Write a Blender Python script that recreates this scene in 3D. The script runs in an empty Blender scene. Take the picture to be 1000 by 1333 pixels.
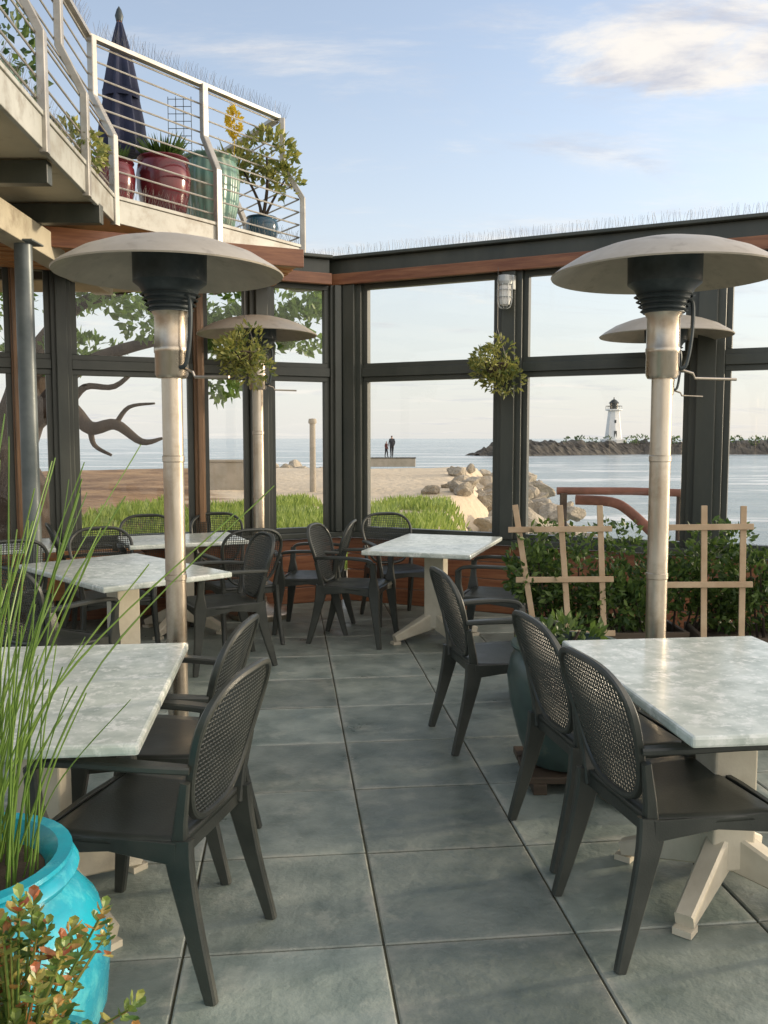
import bpy, math, random, bmesh
from mathutils import Vector, Matrix, noise
random.seed(7)
R=math.radians
scene=bpy.context.scene
COL=scene.collection
T=.607; TH=R(6.2)

# ---------------------------------------------------------------- materials
def newmat(name):
    m=bpy.data.materials.new(name); m.use_nodes=True
    nt=m.node_tree; b=nt.nodes['Principled BSDF']
    return m,nt,b
def mat(name,c1,c2=None,rough=.5,metal=0,scale=4,bump=0,bscale=40,stretch=(1,1,1),island=0,rvar=0,spec=.5,lo=.35,hi=.65,c3=None,c3scale=2,c3lo=.55,c3hi=.7,tiles=False,bdist=.01):
    m,nt,b=newmat(name); N=nt.nodes; L=nt.links
    b.inputs['Metallic'].default_value=metal
    b.inputs['Roughness'].default_value=rough
    b.inputs['Specular IOR Level'].default_value=spec
    tc=N.new('ShaderNodeTexCoord'); mp=N.new('ShaderNodeMapping'); mp.inputs['Scale'].default_value=stretch
    L.new(tc.outputs['Object'],mp.inputs['Vector'])
    if c2 is None: c2=tuple(x*.75 for x in c1)
    n=N.new('ShaderNodeTexNoise'); n.inputs['Scale'].default_value=scale; n.inputs['Detail'].default_value=8; n.inputs['Roughness'].default_value=.6
    L.new(mp.outputs[0],n.inputs['Vector'])
    r=N.new('ShaderNodeValToRGB'); r.color_ramp.elements[0].position=lo; r.color_ramp.elements[1].position=hi
    r.color_ramp.elements[0].color=(*c1,1); r.color_ramp.elements[1].color=(*c2,1)
    L.new(n.outputs['Fac'],r.inputs[0]); out=r.outputs[0]
    if c3:
        n3=N.new('ShaderNodeTexNoise'); n3.inputs['Scale'].default_value=c3scale; n3.inputs['Detail'].default_value=9; n3.inputs['Roughness'].default_value=.7
        L.new(tc.outputs['Object'],n3.inputs['Vector'])
        r3=N.new('ShaderNodeMapRange'); r3.inputs['From Min'].default_value=c3lo; r3.inputs['From Max'].default_value=c3hi
        L.new(n3.outputs['Fac'],r3.inputs['Value'])
        mx=N.new('ShaderNodeMix'); mx.data_type='RGBA'; mx.inputs['B'].default_value=(*c3,1)
        L.new(r3.outputs[0],mx.inputs['Factor']); L.new(out,mx.inputs['A']); out=mx.outputs['Result']
    if tiles:
        m2=N.new('ShaderNodeMapping'); m2.inputs['Rotation'].default_value=(0,0,-TH); L.new(tc.outputs['Object'],m2.inputs['Vector'])
        s=N.new('ShaderNodeSeparateXYZ'); L.new(m2.outputs[0],s.inputs[0])
        def mt(op,a,b_=None):
            q=N.new('ShaderNodeMath'); q.operation=op
            for i,x in enumerate((a,b_)):
                if x is None: continue
                if isinstance(x,(int,float)): q.inputs[i].default_value=x
                else: L.new(x,q.inputs[i])
            return q.outputs[0]
        ds=[]
        for ax,off in (('X',.28),('Y',2.58)):
            f=mt('FRACT',mt('DIVIDE',mt('ADD',s.outputs[ax],-off+20*T),T))
            ds.append(mt('SUBTRACT',.5,mt('ABSOLUTE',mt('SUBTRACT',f,.5))))
        d=mt('MINIMUM',ds[0],ds[1])
        ne=N.new('ShaderNodeTexNoise'); ne.inputs['Scale'].default_value=5.5; ne.inputs['Detail'].default_value=10; ne.inputs['Roughness'].default_value=.75; L.new(tc.outputs['Object'],ne.inputs['Vector'])
        dd=mt('SUBTRACT',d,mt('MULTIPLY',mt('SUBTRACT',ne.outputs['Fac'],.46),.30))
        mr=N.new('ShaderNodeMapRange'); mr.inputs['From Min'].default_value=.035; mr.inputs['From Max'].default_value=-.02; mr.inputs['To Min'].default_value=0; mr.inputs['To Max'].default_value=.6
        L.new(dd,mr.inputs['Value'])
        mx=N.new('ShaderNodeMix'); mx.data_type='RGBA'; mx.inputs['B'].default_value=(.40,.40,.34,1)
        L.new(mr.outputs[0],mx.inputs['Factor']); L.new(out,mx.inputs['A']); out=mx.outputs['Result']
    if island:
        g=N.new('ShaderNodeNewGeometry'); mr=N.new('ShaderNodeMapRange')
        mr.inputs['To Min'].default_value=1-island; mr.inputs['To Max'].default_value=1+island
        L.new(g.outputs['Random Per Island'],mr.inputs['Value'])
        h=N.new('ShaderNodeHueSaturation'); L.new(out,h.inputs['Color']); L.new(mr.outputs[0],h.inputs['Value']); out=h.outputs[0]
    L.new(out,b.inputs['Base Color'])
    if rvar:
        mr2=N.new('ShaderNodeMapRange'); mr2.inputs['To Min'].default_value=max(0.02,rough-rvar); mr2.inputs['To Max'].default_value=rough+rvar
        mr2.inputs['From Min'].default_value=.3; mr2.inputs['From Max'].default_value=.7
        L.new(n.outputs['Fac'],mr2.inputs['Value']); L.new(mr2.outputs[0],b.inputs['Roughness'])
    if bump:
        n2=N.new('ShaderNodeTexNoise'); n2.inputs['Scale'].default_value=bscale; n2.inputs['Detail'].default_value=8; n2.inputs['Roughness'].default_value=.6
        L.new(mp.outputs[0],n2.inputs['Vector'])
        bp=N.new('ShaderNodeBump'); bp.inputs['Strength'].default_value=bump; bp.inputs['Distance'].default_value=bdist
        L.new(n2.outputs['Fac'],bp.inputs['Height']); L.new(bp.outputs[0],b.inputs['Normal'])
    return m
def leafmat(name,c1,c2,island=.35,rough=.45,trans=.35):
    m,nt,b=newmat(name); N=nt.nodes; L=nt.links
    g=N.new('ShaderNodeNewGeometry'); r=N.new('ShaderNodeValToRGB')
    r.color_ramp.elements[0].color=(*c1,1); r.color_ramp.elements[1].color=(*c2,1)
    L.new(g.outputs['Random Per Island'],r.inputs[0]); L.new(r.outputs[0],b.inputs['Base Color'])
    b.inputs['Roughness'].default_value=rough
    t=N.new('ShaderNodeBsdfTranslucent'); L.new(r.outputs[0],t.inputs[0])
    mx=N.new('ShaderNodeMixShader'); mx.inputs[0].default_value=trans
    L.new(b.outputs[0],mx.inputs[1]); L.new(t.outputs[0],mx.inputs[2])
    L.new(mx.outputs[0],N['Material Output'].inputs['Surface'])
    return m

M={}
M['slate']=mat('slate_paving',(.125,.16,.14),(.30,.335,.29),rough=.42,scale=4.2,bump=.9,bscale=9,island=.27,rvar=.16,lo=.3,hi=.72,c3=(.42,.43,.36),c3scale=3.4,c3lo=.55,c3hi=.8,tiles=True,bdist=.012)
M['grout']=mat('grout',(.045,.045,.03),(.11,.105,.06),rough=.9,scale=9,bump=.4)
M['resin']=mat('chair_resin',(.030,.034,.029),(.050,.054,.045),rough=.40,scale=6,bump=.12,bscale=160,rvar=.1)
M['marble']=mat('marble',(.62,.66,.59),(.34,.39,.34),rough=.2,scale=9,rvar=.07,lo=.38,hi=.72,c3=(.75,.77,.71),c3scale=22,c3lo=.5,c3hi=.62)
M['cream']=mat('cream_painted_wood',(.62,.57,.45),(.50,.45,.34),rough=.55,scale=6,bump=.15)
M['steel']=mat('weathered_steel',(.40,.34,.26),(.60,.54,.45),rough=.33,metal=.92,scale=9,stretch=(1,1,.25),rvar=.12,c3=(.30,.22,.14),c3scale=6,c3lo=.5,c3hi=.8)
M['dome']=mat('dome_aluminium',(.52,.47,.38),(.42,.38,.31),rough=.48,metal=.35,scale=5,rvar=.1,c3=(.33,.29,.23),c3scale=9)
M['burner']=mat('burner_black',(.03,.042,.046),(.06,.075,.08),rough=.45,metal=.3,scale=12)
M['dark']=mat('dark_painted_frame',(.034,.041,.034),(.065,.07,.056),rough=.42,scale=3,bump=.1,stretch=(1,1,.3))
M['wain']=mat('redwood_plank',(.17,.06,.028),(.30,.13,.06),rough=.4,scale=3,stretch=(1,1,14),bump=.2,bscale=9,island=.2)
M['darkwood']=mat('dark_stained_plank',(.05,.035,.022),(.10,.07,.045),rough=.6,scale=3,stretch=(1,1,14),bump=.2,bscale=9,island=.2)
M['mullwood']=mat('varnished_mullion',(.13,.07,.03),(.24,.13,.06),rough=.4,scale=3,stretch=(12,12,1),bump=.2,bscale=9)
M['warm']=mat('warm_wood',(.52,.25,.09),(.34,.15,.055),rough=.5,scale=4,stretch=(1,6,6),bump=.2,bscale=9,island=.15)
M['pine']=mat('pale_lattice_wood',(.56,.42,.27),(.42,.29,.17),rough=.6,scale=6,bump=.15,island=.12)
M['fascia']=mat('balcony_metal',(.42,.42,.37),(.30,.30,.26),rough=.5,scale=2.5,bump=.1,c3=(.22,.19,.14),c3scale=5,c3lo=.5,c3hi=.72)
M['soffit']=mat('soffit_board',(.54,.48,.35),(.40,.36,.26),rough=.7,scale=1.6,bump=.1,c3=(.28,.23,.16),c3scale=3)
M['rail']=mat('brushed_rail_metal',(.44,.42,.37),(.34,.32,.28),rough=.38,metal=.55,scale=9,c3=(.24,.2,.15),c3scale=12,c3lo=.58,c3hi=.75)
M['post']=mat('grey_steel_post',(.08,.10,.10),(.14,.16,.16),rough=.4,scale=5,metal=.2)
M['turq']=mat('turquoise_glaze',(.015,.38,.48),(.02,.22,.31),rough=.24,scale=6,rvar=.1,bump=.2,bscale=12,c3=(.14,.56,.56),c3scale=9,c3lo=.5,c3hi=.75)
M['teal']=mat('dark_teal_glaze',(.045,.07,.065),(.06,.10,.085),rough=.3,scale=5,c3=(.15,.15,.11),c3scale=5)
M['bteal']=mat('balcony_teal_glaze',(.12,.27,.22),(.17,.25,.19),rough=.28,scale=5,c3=(.26,.28,.2),c3scale=5)
M['maroon']=mat('maroon_glaze',(.15,.02,.025),(.08,.014,.02),rough=.16,scale=5)
M['navy']=mat('navy_glaze',(.02,.06,.10),(.03,.09,.13),rough=.15,scale=5)
M['canvas']=mat('navy_canvas',(.010,.017,.045),(.02,.026,.065),rough=.8,scale=9,bump=.2)
M['soil']=mat('soil',(.04,.028,.018),(.08,.055,.035),rough=.95,scale=12,bump=.6)
M['bark']=mat('bark',(.030,.021,.015),(.075,.052,.035),rough=.9,scale=5,bump=.9,bscale=12,stretch=(1,1,.4),bdist=.03)
M['rock']=mat('rock',(.52,.45,.34),(.30,.255,.19),rough=.85,scale=1.8,bump=1.0,bscale=3.5,c3=(.62,.55,.44),c3scale=.9,bdist=.22)
M['jrock']=mat('jetty_rock',(.13,.115,.09),(.055,.05,.042),rough=.9,scale=.35,bump=1,bscale=1,bdist=.4)
M['concrete']=mat('concrete',(.42,.36,.28),(.32,.28,.21),rough=.85,scale=2,bump=.3)
M['white']=mat('white_render',(.82,.81,.77),(.72,.71,.67),rough=.6,scale=.5)
M['lgreen']=mat('lantern_dark',(.018,.024,.022),(.03,.036,.034),rough=.4,scale=1)
M['rust']=mat('rusty_metal',(.22,.09,.06),(.13,.055,.035),rough=.8,scale=2,bump=.3)
M['grey']=mat('fixture_grey',(.45,.47,.46),(.35,.37,.36),rough=.4,scale=8,metal=.3)
M['wire']=mat('thin_wire',(.20,.19,.17),(.14,.13,.12),rough=.5,metal=.4)
M['leaf']=leafmat('shrub_leaf',(.03,.07,.018),(.13,.20,.04),trans=.4)
M['tleaf']=leafmat('tree_leaf',(.06,.13,.02),(.18,.28,.05),trans=.45)
M['iceleaf']=leafmat('ice_plant_leaf',(.15,.23,.04),(.42,.50,.12),trans=.45)
M['reed']=leafmat('horsetail_stem',(.07,.15,.02),(.21,.33,.06),trans=.2)
M['dry']=leafmat('trailing_leaf',(.10,.15,.04),(.42,.40,.10),trans=.35)
M['yellow']=leafmat('yellow_flower',(.75,.55,.03),(.85,.68,.08),trans=.3)
M['skin']=mat('skin',(.45,.27,.19),rough=.6)
M['cloth_dark']=mat('dark_cloth',(.02,.022,.03),rough=.9)
M['cloth_red']=mat('rust_cloth',(.16,.05,.04),rough=.9)
M['cloth_pale']=mat('pale_cloth',(.45,.42,.36),rough=.9)
M['hair']=mat('hair',(.02,.013,.009),rough=.7)
m=leafmat('succulent_leaf',(.06,.13,.03),(.38,.10,.05),trans=.22,rough=.3); M['succ']=m
for nd in m.node_tree.nodes:
    if nd.type=='VALTORGB':
        x=nd.color_ramp.elements.new(.45); x.color=(.20,.28,.06,1); x=nd.color_ramp.elements.new(.72); x.color=(.40,.34,.09,1)
m,nt,b=newmat('window_glass'); N=nt.nodes;L=nt.links
tr=N.new('ShaderNodeBsdfTransparent'); tr.inputs[0].default_value=(.97,.975,.965,1)
gl=N.new('ShaderNodeBsdfGlossy'); gl.inputs['Roughness'].default_value=.01
fr=N.new('ShaderNodeFresnel'); fr.inputs['IOR'].default_value=1.45
mx=N.new('ShaderNodeMixShader'); L.new(fr.outputs[0],mx.inputs[0]); L.new(tr.outputs[0],mx.inputs[1]); L.new(gl.outputs[0],mx.inputs[2])
L.new(mx.outputs[0],N['Material Output'].inputs['Surface']); M['glass']=m
m,nt,b=newmat('sea_water'); N=nt.nodes;L=nt.links
b.inputs['Roughness'].default_value=.2
tc=N.new('ShaderNodeTexCoord'); mp=N.new('ShaderNodeMapping'); mp.inputs['Scale'].default_value=(.35,1.1,1)
L.new(tc.outputs['Object'],mp.inputs['Vector'])
n=N.new('ShaderNodeTexNoise'); n.inputs['Scale'].default_value=.9; n.inputs['Detail'].default_value=10; n.inputs['Roughness'].default_value=.65
L.new(mp.outputs[0],n.inputs['Vector'])
bp=N.new('ShaderNodeBump'); bp.inputs['Strength'].default_value=.9; bp.inputs['Distance'].default_value=.35
L.new(n.outputs['Fac'],bp.inputs['Height']); L.new(bp.outputs[0],b.inputs['Normal'])
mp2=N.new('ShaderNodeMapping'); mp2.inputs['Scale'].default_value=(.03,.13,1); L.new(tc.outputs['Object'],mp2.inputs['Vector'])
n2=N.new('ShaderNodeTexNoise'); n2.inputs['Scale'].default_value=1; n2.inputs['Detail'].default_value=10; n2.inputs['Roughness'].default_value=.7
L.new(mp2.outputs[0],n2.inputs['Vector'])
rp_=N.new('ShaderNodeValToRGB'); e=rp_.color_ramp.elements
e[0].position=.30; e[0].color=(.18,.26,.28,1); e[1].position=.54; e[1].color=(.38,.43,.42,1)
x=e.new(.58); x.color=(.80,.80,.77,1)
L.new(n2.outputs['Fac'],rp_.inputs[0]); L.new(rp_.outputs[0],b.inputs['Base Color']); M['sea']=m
m,nt,b=newmat('sand_and_scrub'); N=nt.nodes;L=nt.links
b.inputs['Roughness'].default_value=.9
tc=N.new('ShaderNodeTexCoord'); n=N.new('ShaderNodeTexNoise'); n.inputs['Scale'].default_value=.5; n.inputs['Detail'].default_value=10
L.new(tc.outputs['Object'],n.inputs['Vector'])
r1=N.new('ShaderNodeValToRGB'); r1.color_ramp.elements[0].color=(.54,.43,.29,1); r1.color_ramp.elements[1].color=(.68,.57,.41,1)
r2=N.new('ShaderNodeValToRGB'); r2.color_ramp.elements[0].color=(.16,.08,.03,1); r2.color_ramp.elements[1].color=(.36,.22,.10,1)
r2.color_ramp.elements[0].position=.35;r2.color_ramp.elements[1].position=.65
L.new(n.outputs['Fac'],r1.inputs[0]); L.new(n.outputs['Fac'],r2.inputs[0])
sp=N.new('ShaderNodeSeparateXYZ'); L.new(tc.outputs['Object'],sp.inputs[0])
ma=N.new('ShaderNodeMath'); ma.operation='MULTIPLY_ADD'; ma.inputs[1].default_value=.15; L.new(sp.outputs['Y'],ma.inputs[0]); L.new(sp.outputs['X'],ma.inputs[2])
ad=N.new('ShaderNodeMath'); ad.operation='MULTIPLY_ADD'; ad.inputs[1].default_value=5; L.new(n.outputs['Fac'],ad.inputs[0]); L.new(ma.outputs[0],ad.inputs[2])
mr=N.new('ShaderNodeMapRange'); mr.inputs['From Min'].default_value=.5; mr.inputs['From Max'].default_value=2.0; L.new(ad.outputs[0],mr.inputs['Value'])
mx=N.new('ShaderNodeMix'); mx.data_type='RGBA'; L.new(mr.outputs[0],mx.inputs['Factor']); L.new(r2.outputs[0],mx.inputs['A']); L.new(r1.outputs[0],mx.inputs['B'])
L.new(mx.outputs['Result'],b.inputs['Base Color'])
bp=N.new('ShaderNodeBump'); bp.inputs['Strength'].default_value=.8; bp.inputs['Distance'].default_value=.15
n3=N.new('ShaderNodeTexNoise'); n3.inputs['Scale'].default_value=2.5; n3.inputs['Detail'].default_value=8; L.new(tc.outputs['Object'],n3.inputs['Vector'])
L.new(n3.outputs['Fac'],bp.inputs['Height']); L.new(bp.outputs[0],b.inputs['Normal']); M['ground']=m

# ---------------------------------------------------------------- mesh tools
def cr(pts,n=5,closed=False):
    P=[Vector(p) for p in pts]; out=[]
    c=len(P); rng=range(c if closed else c-1)
    for i in rng:
        p0=P[(i-1)%c] if (closed or i>0) else P[0]
        p1=P[i]; p2=P[(i+1)%c]
        p3=P[(i+2)%c] if (closed or i+2<c) else P[-1]
        for k in range(n):
            t=k/n
            out.append(.5*((2*p1)+(p2-p0)*t+(2*p0-5*p1+4*p2-p3)*t*t+(3*p1-p0-3*p2+p3)*t**3))
    if not closed: out.append(P[-1])
    return out
def interp(vals,m):
    out=[]
    for i in range(m):
        t=i/(m-1)*(len(vals)-1); k=min(int(t),len(vals)-2); out.append(vals[k]+(vals[k+1]-vals[k])*(t-k))
    return out
class MB:
    def __init__(s): s.v=[]; s.f=[]
    def add(s,vs,fs):
        o=len(s.v); s.v+= [tuple(p) for p in vs]; s.f+=[tuple(i+o for i in f) for f in fs]; return s
    def box(s,c,sz,rz=0,M3=None,taper=1):
        x,y,z=[q/2 for q in sz]; vs=[]
        for dz in(-1,1):
            k=taper if dz>0 else 1
            for dx,dy in((-1,-1),(1,-1),(1,1),(-1,1)): vs.append(Vector((dx*x*k,dy*y*k,dz*z)))
        mm=M3 if M3 is not None else Matrix.Rotation(rz,3,'Z')
        vs=[mm@p+Vector(c) for p in vs]
        return s.add(vs,[(3,2,1,0),(4,5,6,7),(0,1,5,4),(1,2,6,5),(2,3,7,6),(3,0,4,7)])
    def beam(s,p0,p1,w,h,ref=(0,0,1)):
        return s.sweep([p0,p1],[w],[h],ref,round_=0)
    def sweep(s,pts,ws,ts,ref=(0,0,1),closed=False,round_=.3):
        P=[Vector(p) for p in pts]; n=len(P); ref=Vector(ref)
        if len(ws)==1: ws=ws*2
        if len(ts)==1: ts=ts*2
        W=interp(ws,n) if len(ws)!=n else ws; T_=interp(ts,n) if len(ts)!=n else ts
        vs=[]; k=8 if round_ else 4
        for i in range(n):
            a=P[(i-1)%n] if (closed or i>0) else P[0]; b=P[(i+1)%n] if (closed or i<n-1) else P[-1]
            t=(b-a).normalized(); w=t.cross(ref)
            if w.length<1e-4: w=t.cross(Vector((1,0,0)))
            w.normalize(); nn=w.cross(t).normalized()
            hw=W[i]/2; ht=T_[i]/2
            if round_:
                c=min(hw,ht)*2*round_
                sec=[(hw-c,-ht),(hw,-ht+c),(hw,ht-c),(hw-c,ht),(-hw+c,ht),(-hw,ht-c),(-hw,-ht+c),(-hw+c,-ht)]
            else: sec=[(hw,-ht),(hw,ht),(-hw,ht),(-hw,-ht)]
            vs+= [P[i]+w*x+nn*y for x,y in sec]
        fs=[]
        for i in range(n if closed else n-1):
            j=(i+1)%n
            for q in range(k):
                fs.append((i*k+q,i*k+(q+1)%k,j*k+(q+1)%k,j*k+q))
        if not closed: fs+=[tuple(reversed(range(k))),tuple((n-1)*k+q for q in range(k))]
        return s.add(vs,fs)
    def tube(s,pts,rs,n=8,closed=False):
        P=[Vector(p) for p in pts]; m=len(P)
        if not isinstance(rs,(list,tuple)): rs=[rs,rs]
        Rr=interp(list(rs),m) if len(rs)!=m else rs
        vs=[]; prev=None
        for i in range(m):
            a=P[(i-1)%m] if (closed or i>0) else P[0]; b=P[(i+1)%m] if (closed or i<m-1) else P[-1]
            t=(b-a).normalized()
            if prev is None:
                u=t.cross(Vector((0,0,1)));
                if u.length<1e-3: u=t.cross(Vector((1,0,0)))
            else: u=prev-t*prev.dot(t)
            u.normalize(); prev=u; w=t.cross(u)
            for q in range(n):
                an=2*math.pi*q/n; vs.append(P[i]+(u*math.cos(an)+w*math.sin(an))*Rr[i])
        fs=[]
        for i in range(m if closed else m-1):
            j=(i+1)%m
            for q in range(n): fs.append((i*n+q,i*n+(q+1)%n,j*n+(q+1)%n,j*n+q))
        if not closed: fs+=[tuple(reversed(range(n))),tuple((m-1)*n+q for q in range(n))]
        return s.add(vs,fs)
    def lathe(s,prof,n=32,c=(0,0,0),fold=0,nf=8):
        vs=[];fs=[];m=len(prof)
        for r,z in prof:
            for q in range(n):
                an=2*math.pi*q/n; rr=r*(1+fold*math.cos(nf*an))
                vs.append((c[0]+rr*math.cos(an),c[1]+rr*math.sin(an),c[2]+z))
        for i in range(m-1):
            for q in range(n): fs.append((i*n+q,i*n+(q+1)%n,(i+1)*n+(q+1)%n,(i+1)*n+q))
        return s.add(vs,fs)
    def prism(s,poly,z0,z1):
        n=len(poly); vs=[(x,y,z0) for x,y in poly]+[(x,y,z1) for x,y in poly]
        return s.add(vs,[tuple(reversed(range(n))),tuple(range(n,2*n))]+[(i,(i+1)%n,n+(i+1)%n,n+i) for i in range(n)])
    def leaf(s,p,d,L,w,nrm):
        d=d.normalized(); sd=d.cross(nrm)
        if sd.length<1e-3: sd=Vector((1,0,0))
        sd.normalize(); up=sd.cross(d)
        s.add([p,p+d*L*.5+sd*w*.5+up*w*.12,p+d*L,p+d*L*.5-sd*w*.5+up*w*.12],[(0,1,2,3)])
    def fatleaf(s,p,d,L,w,nrm):
        d=d.normalized(); sd=d.cross(nrm)
        if sd.length<1e-3: sd=Vector((1,0,0))
        sd.normalize(); up=sd.cross(d).normalized()
        s.add([p,p+d*L*.45+sd*w*.42+up*w*.08,p+d*L*.8+sd*w*.45+up*w*.1,p+d*L+up*w*.15,p+d*L*.8-sd*w*.45+up*w*.1,p+d*L*.45-sd*w*.42+up*w*.08,p+d*L*.6-up*w*.10],
              [(0,1,6),(1,2,6),(2,3,6),(3,4,6),(4,5,6),(5,0,6)])
    def obj(s,name,mt,parent=None,smooth=False,bevel=0,loc=None,rz=0,sub=0):
        me=bpy.data.meshes.new(name); me.from_pydata(s.v,[],s.f); me.validate(); me.update()
        me.materials.append(M[mt] if isinstance(mt,str) else mt)
        o=bpy.data.objects.new(name,me); COL.objects.link(o)
        if smooth:
            me.polygons.foreach_set('use_smooth',[True]*len(me.polygons))
            if smooth!='full':
                try: me.set_sharp_from_angle(angle=R(40))
                except Exception: pass
        if parent: o.parent=parent
        if loc: o.location=loc
        o.rotation_euler.z=rz
        if bevel:
            bm=o.modifiers.new('b','BEVEL'); bm.width=bevel; bm.segments=2; bm.limit_method='ANGLE'
        return o
def tag(o,label,cat,group=None,kind=None):
    o['label']=label; o['category']=cat
    if group: o['group']=group
    if kind: o['kind']=kind
    return o
def empty(name,loc=(0,0,0),rz=0):
    o=bpy.data.objects.new(name,None); o.empty_display_size=.1; COL.objects.link(o); o.location=loc; o.rotation_euler.z=rz; return o
def dup(root,loc,rz=0,scale=1,label=None,tilt=None):
    ORIG={}
    def walk(o):
        ORIG[o.name]=list(o.children)
        for k in o.children: walk(k)
    walk(root)
    def rec(o,par):
        c=o.copy(); COL.objects.link(c)
        if par: c.parent=par
        for ch in ORIG[o.name] : rec(ch,c)
        return c
    c=rec(root,None); c.location=loc; c.rotation_euler=(0,0,rz); c.scale=(scale,)*3
    if label: c['label']=label
    return c
def rnd(a=-1,b=1): return random.uniform(a,b)
def rvec():
    while True:
        v=Vector((rnd(),rnd(),rnd()))
        if .05<v.length<1: return v
def foliage(mb,blobs,size,asp=.5,droop=0,up=.3):
    for c,r,n in blobs:
        c=Vector(c); r=Vector(r) if not isinstance(r,(int,float)) else Vector((r,r,r))
        k=0; tries=0
        while k<n and tries<n*6:
            tries+=1
            v=rvec(); l=v.length
            v=v.normalized()*(l**.45)
            p=c+Vector((v.x*r.x,v.y*r.y,v.z*r.z))
            if noise.noise(p*(1.6/max(r)))<-.12: continue
            k+=1
            d=(v+Vector((rnd(),rnd(),rnd()+up-droop))).normalized()
            mb.leaf(p,d,size*rnd(.6,1.3),size*asp*rnd(.7,1.2),rvec().normalized())
    return mb

# ---------------------------------------------------------------- patio floor
ca,sa=math.cos(TH),math.sin(TH)
def t2w(a,b): return (a*ca-b*sa, a*sa+b*ca)
mb=MB(); g=.004; a0=.28; b0=2.58
C0=Vector((-.334,8.44))
for i in range(-11,9):
    for j in range(-7,11):
        a=a0+i*T; b=b0+j*T
        cx,cy=t2w(a+T/2,b+T/2)
        if (cx-C0.x)*.432+(cy-C0.y)*.902>.35: continue
        if (cx-C0.x)*-.407+(cy-C0.y)*.9135>.35: continue
        z=rnd(-.0015,.0015); c=.005
        q=[(a+g,b+g),(a+T-g,b+g),(a+T-g,b+T-g),(a+g,b+T-g)]
        qi=[(a+g+c,b+g+c),(a+T-g-c,b+g+c),(a+T-g-c,b+T-g-c),(a+g+c,b+T-g-c)]
        jj=[rnd(-.003,.003) for _ in range(4)]
        vs=[(*t2w(*p),-.02) for p in q]+[(*t2w(*p),z-.003) for p in q]+[(*t2w(*p),z+jj[k]*.4) for k,p in enumerate(qi)]
        fs=[(8,9,10,11)]+[(k,(k+1)%4,4+(k+1)%4,4+k) for k in range(4)]+[(4+k,4+(k+1)%4,8+(k+1)%4,8+k) for k in range(4)]
        mb.add(vs,fs)
o=mb.obj('patio_paving','slate'); o['kind']='structure'; o['label']='grey green slate slabs paving the patio'
mb=MB().prism([(-7,-2),(6,-2),(5.3,5.9),(-.334,8.6),(-7,5.6)],-.4,-.009)
o=mb.obj('patio_slab','grout'); o['kind']='structure'

# ---------------------------------------------------------------- ground & sea
def sstep(t): t=max(0,min(1,t)); return t*t*(3-2*t)
def bound(y):
    if y<9: return 5.6
    if y<15: return 5.6-(y-9)/6*2.4
    return 3.2+(y-15)*.115
def gh(x,y):
    nz=noise.noise(Vector((x*.15,y*.15,0)))*.25+noise.noise(Vector((x*.6,y*.6,3)))*.07
    e=(bound(y)+noise.noise(Vector((0,y*.2,1)))*1.0-x)/2.6
    f=(84+x*.25+noise.noise(Vector((x*.05,0,5)))*8-y)/26
    k=sstep(min(e,f))
    land=-.42+nz
    if y<10: land=-.45
    return -5*(1-k)+land*k
xs=[-4000,-1500,-600,-300,-200,-150,-120,-100,-85,-70,-60]+[-50+i*1.5 for i in range(20)]+[-20+i*.7 for i in range(66)]+[28,32,40,60,100,200,500,1500,4000]
ys=[-300,-60,-20,-5,0,4]+[6+i*.6 for i in range(50)]+[37+i*1.6 for i in range(48)]+[118,130,160,250,500,1500,6000]
vs=[(x,y,gh(x,y)) for y in ys for x in xs]; nx=len(xs)
fs=[(j*nx+i,j*nx+i+1,(j+1)*nx+i+1,(j+1)*nx+i) for j in range(len(ys)-1) for i in range(nx-1)]
mb=MB().add(vs,fs); o=mb.obj('ground','ground',smooth='full'); o['kind']='structure'
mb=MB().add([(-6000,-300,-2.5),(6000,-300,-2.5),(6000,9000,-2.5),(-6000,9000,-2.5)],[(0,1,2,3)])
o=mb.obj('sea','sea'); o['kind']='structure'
mb=MB(); random.seed(3)
cnt=0
while cnt<19000:
    y=rnd(13,31); x=rnd(-7,5)
    if x>bound(y)-.4: continue
    if y>25.5+5*noise.noise(Vector((x*.5,0,0))): continue
    if noise.noise(Vector((x*.8,y*.8,9)))<-.3: continue
    cnt+=1
    hgt=rnd(.12,.36); p=Vector((x,y,gh(x,y)-.02)); d=Vector((rnd(-.5,.5),rnd(-.5,.5),1))
    mb.leaf(p,d,hgt,.045,Vector((rnd(),-1,rnd(-.2,.2))))
o=mb.obj('ice_plant_cover','iceleaf'); tag(o,'bright green ice plant covering the sand outside the windows','ground cover',kind='stuff')

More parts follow.
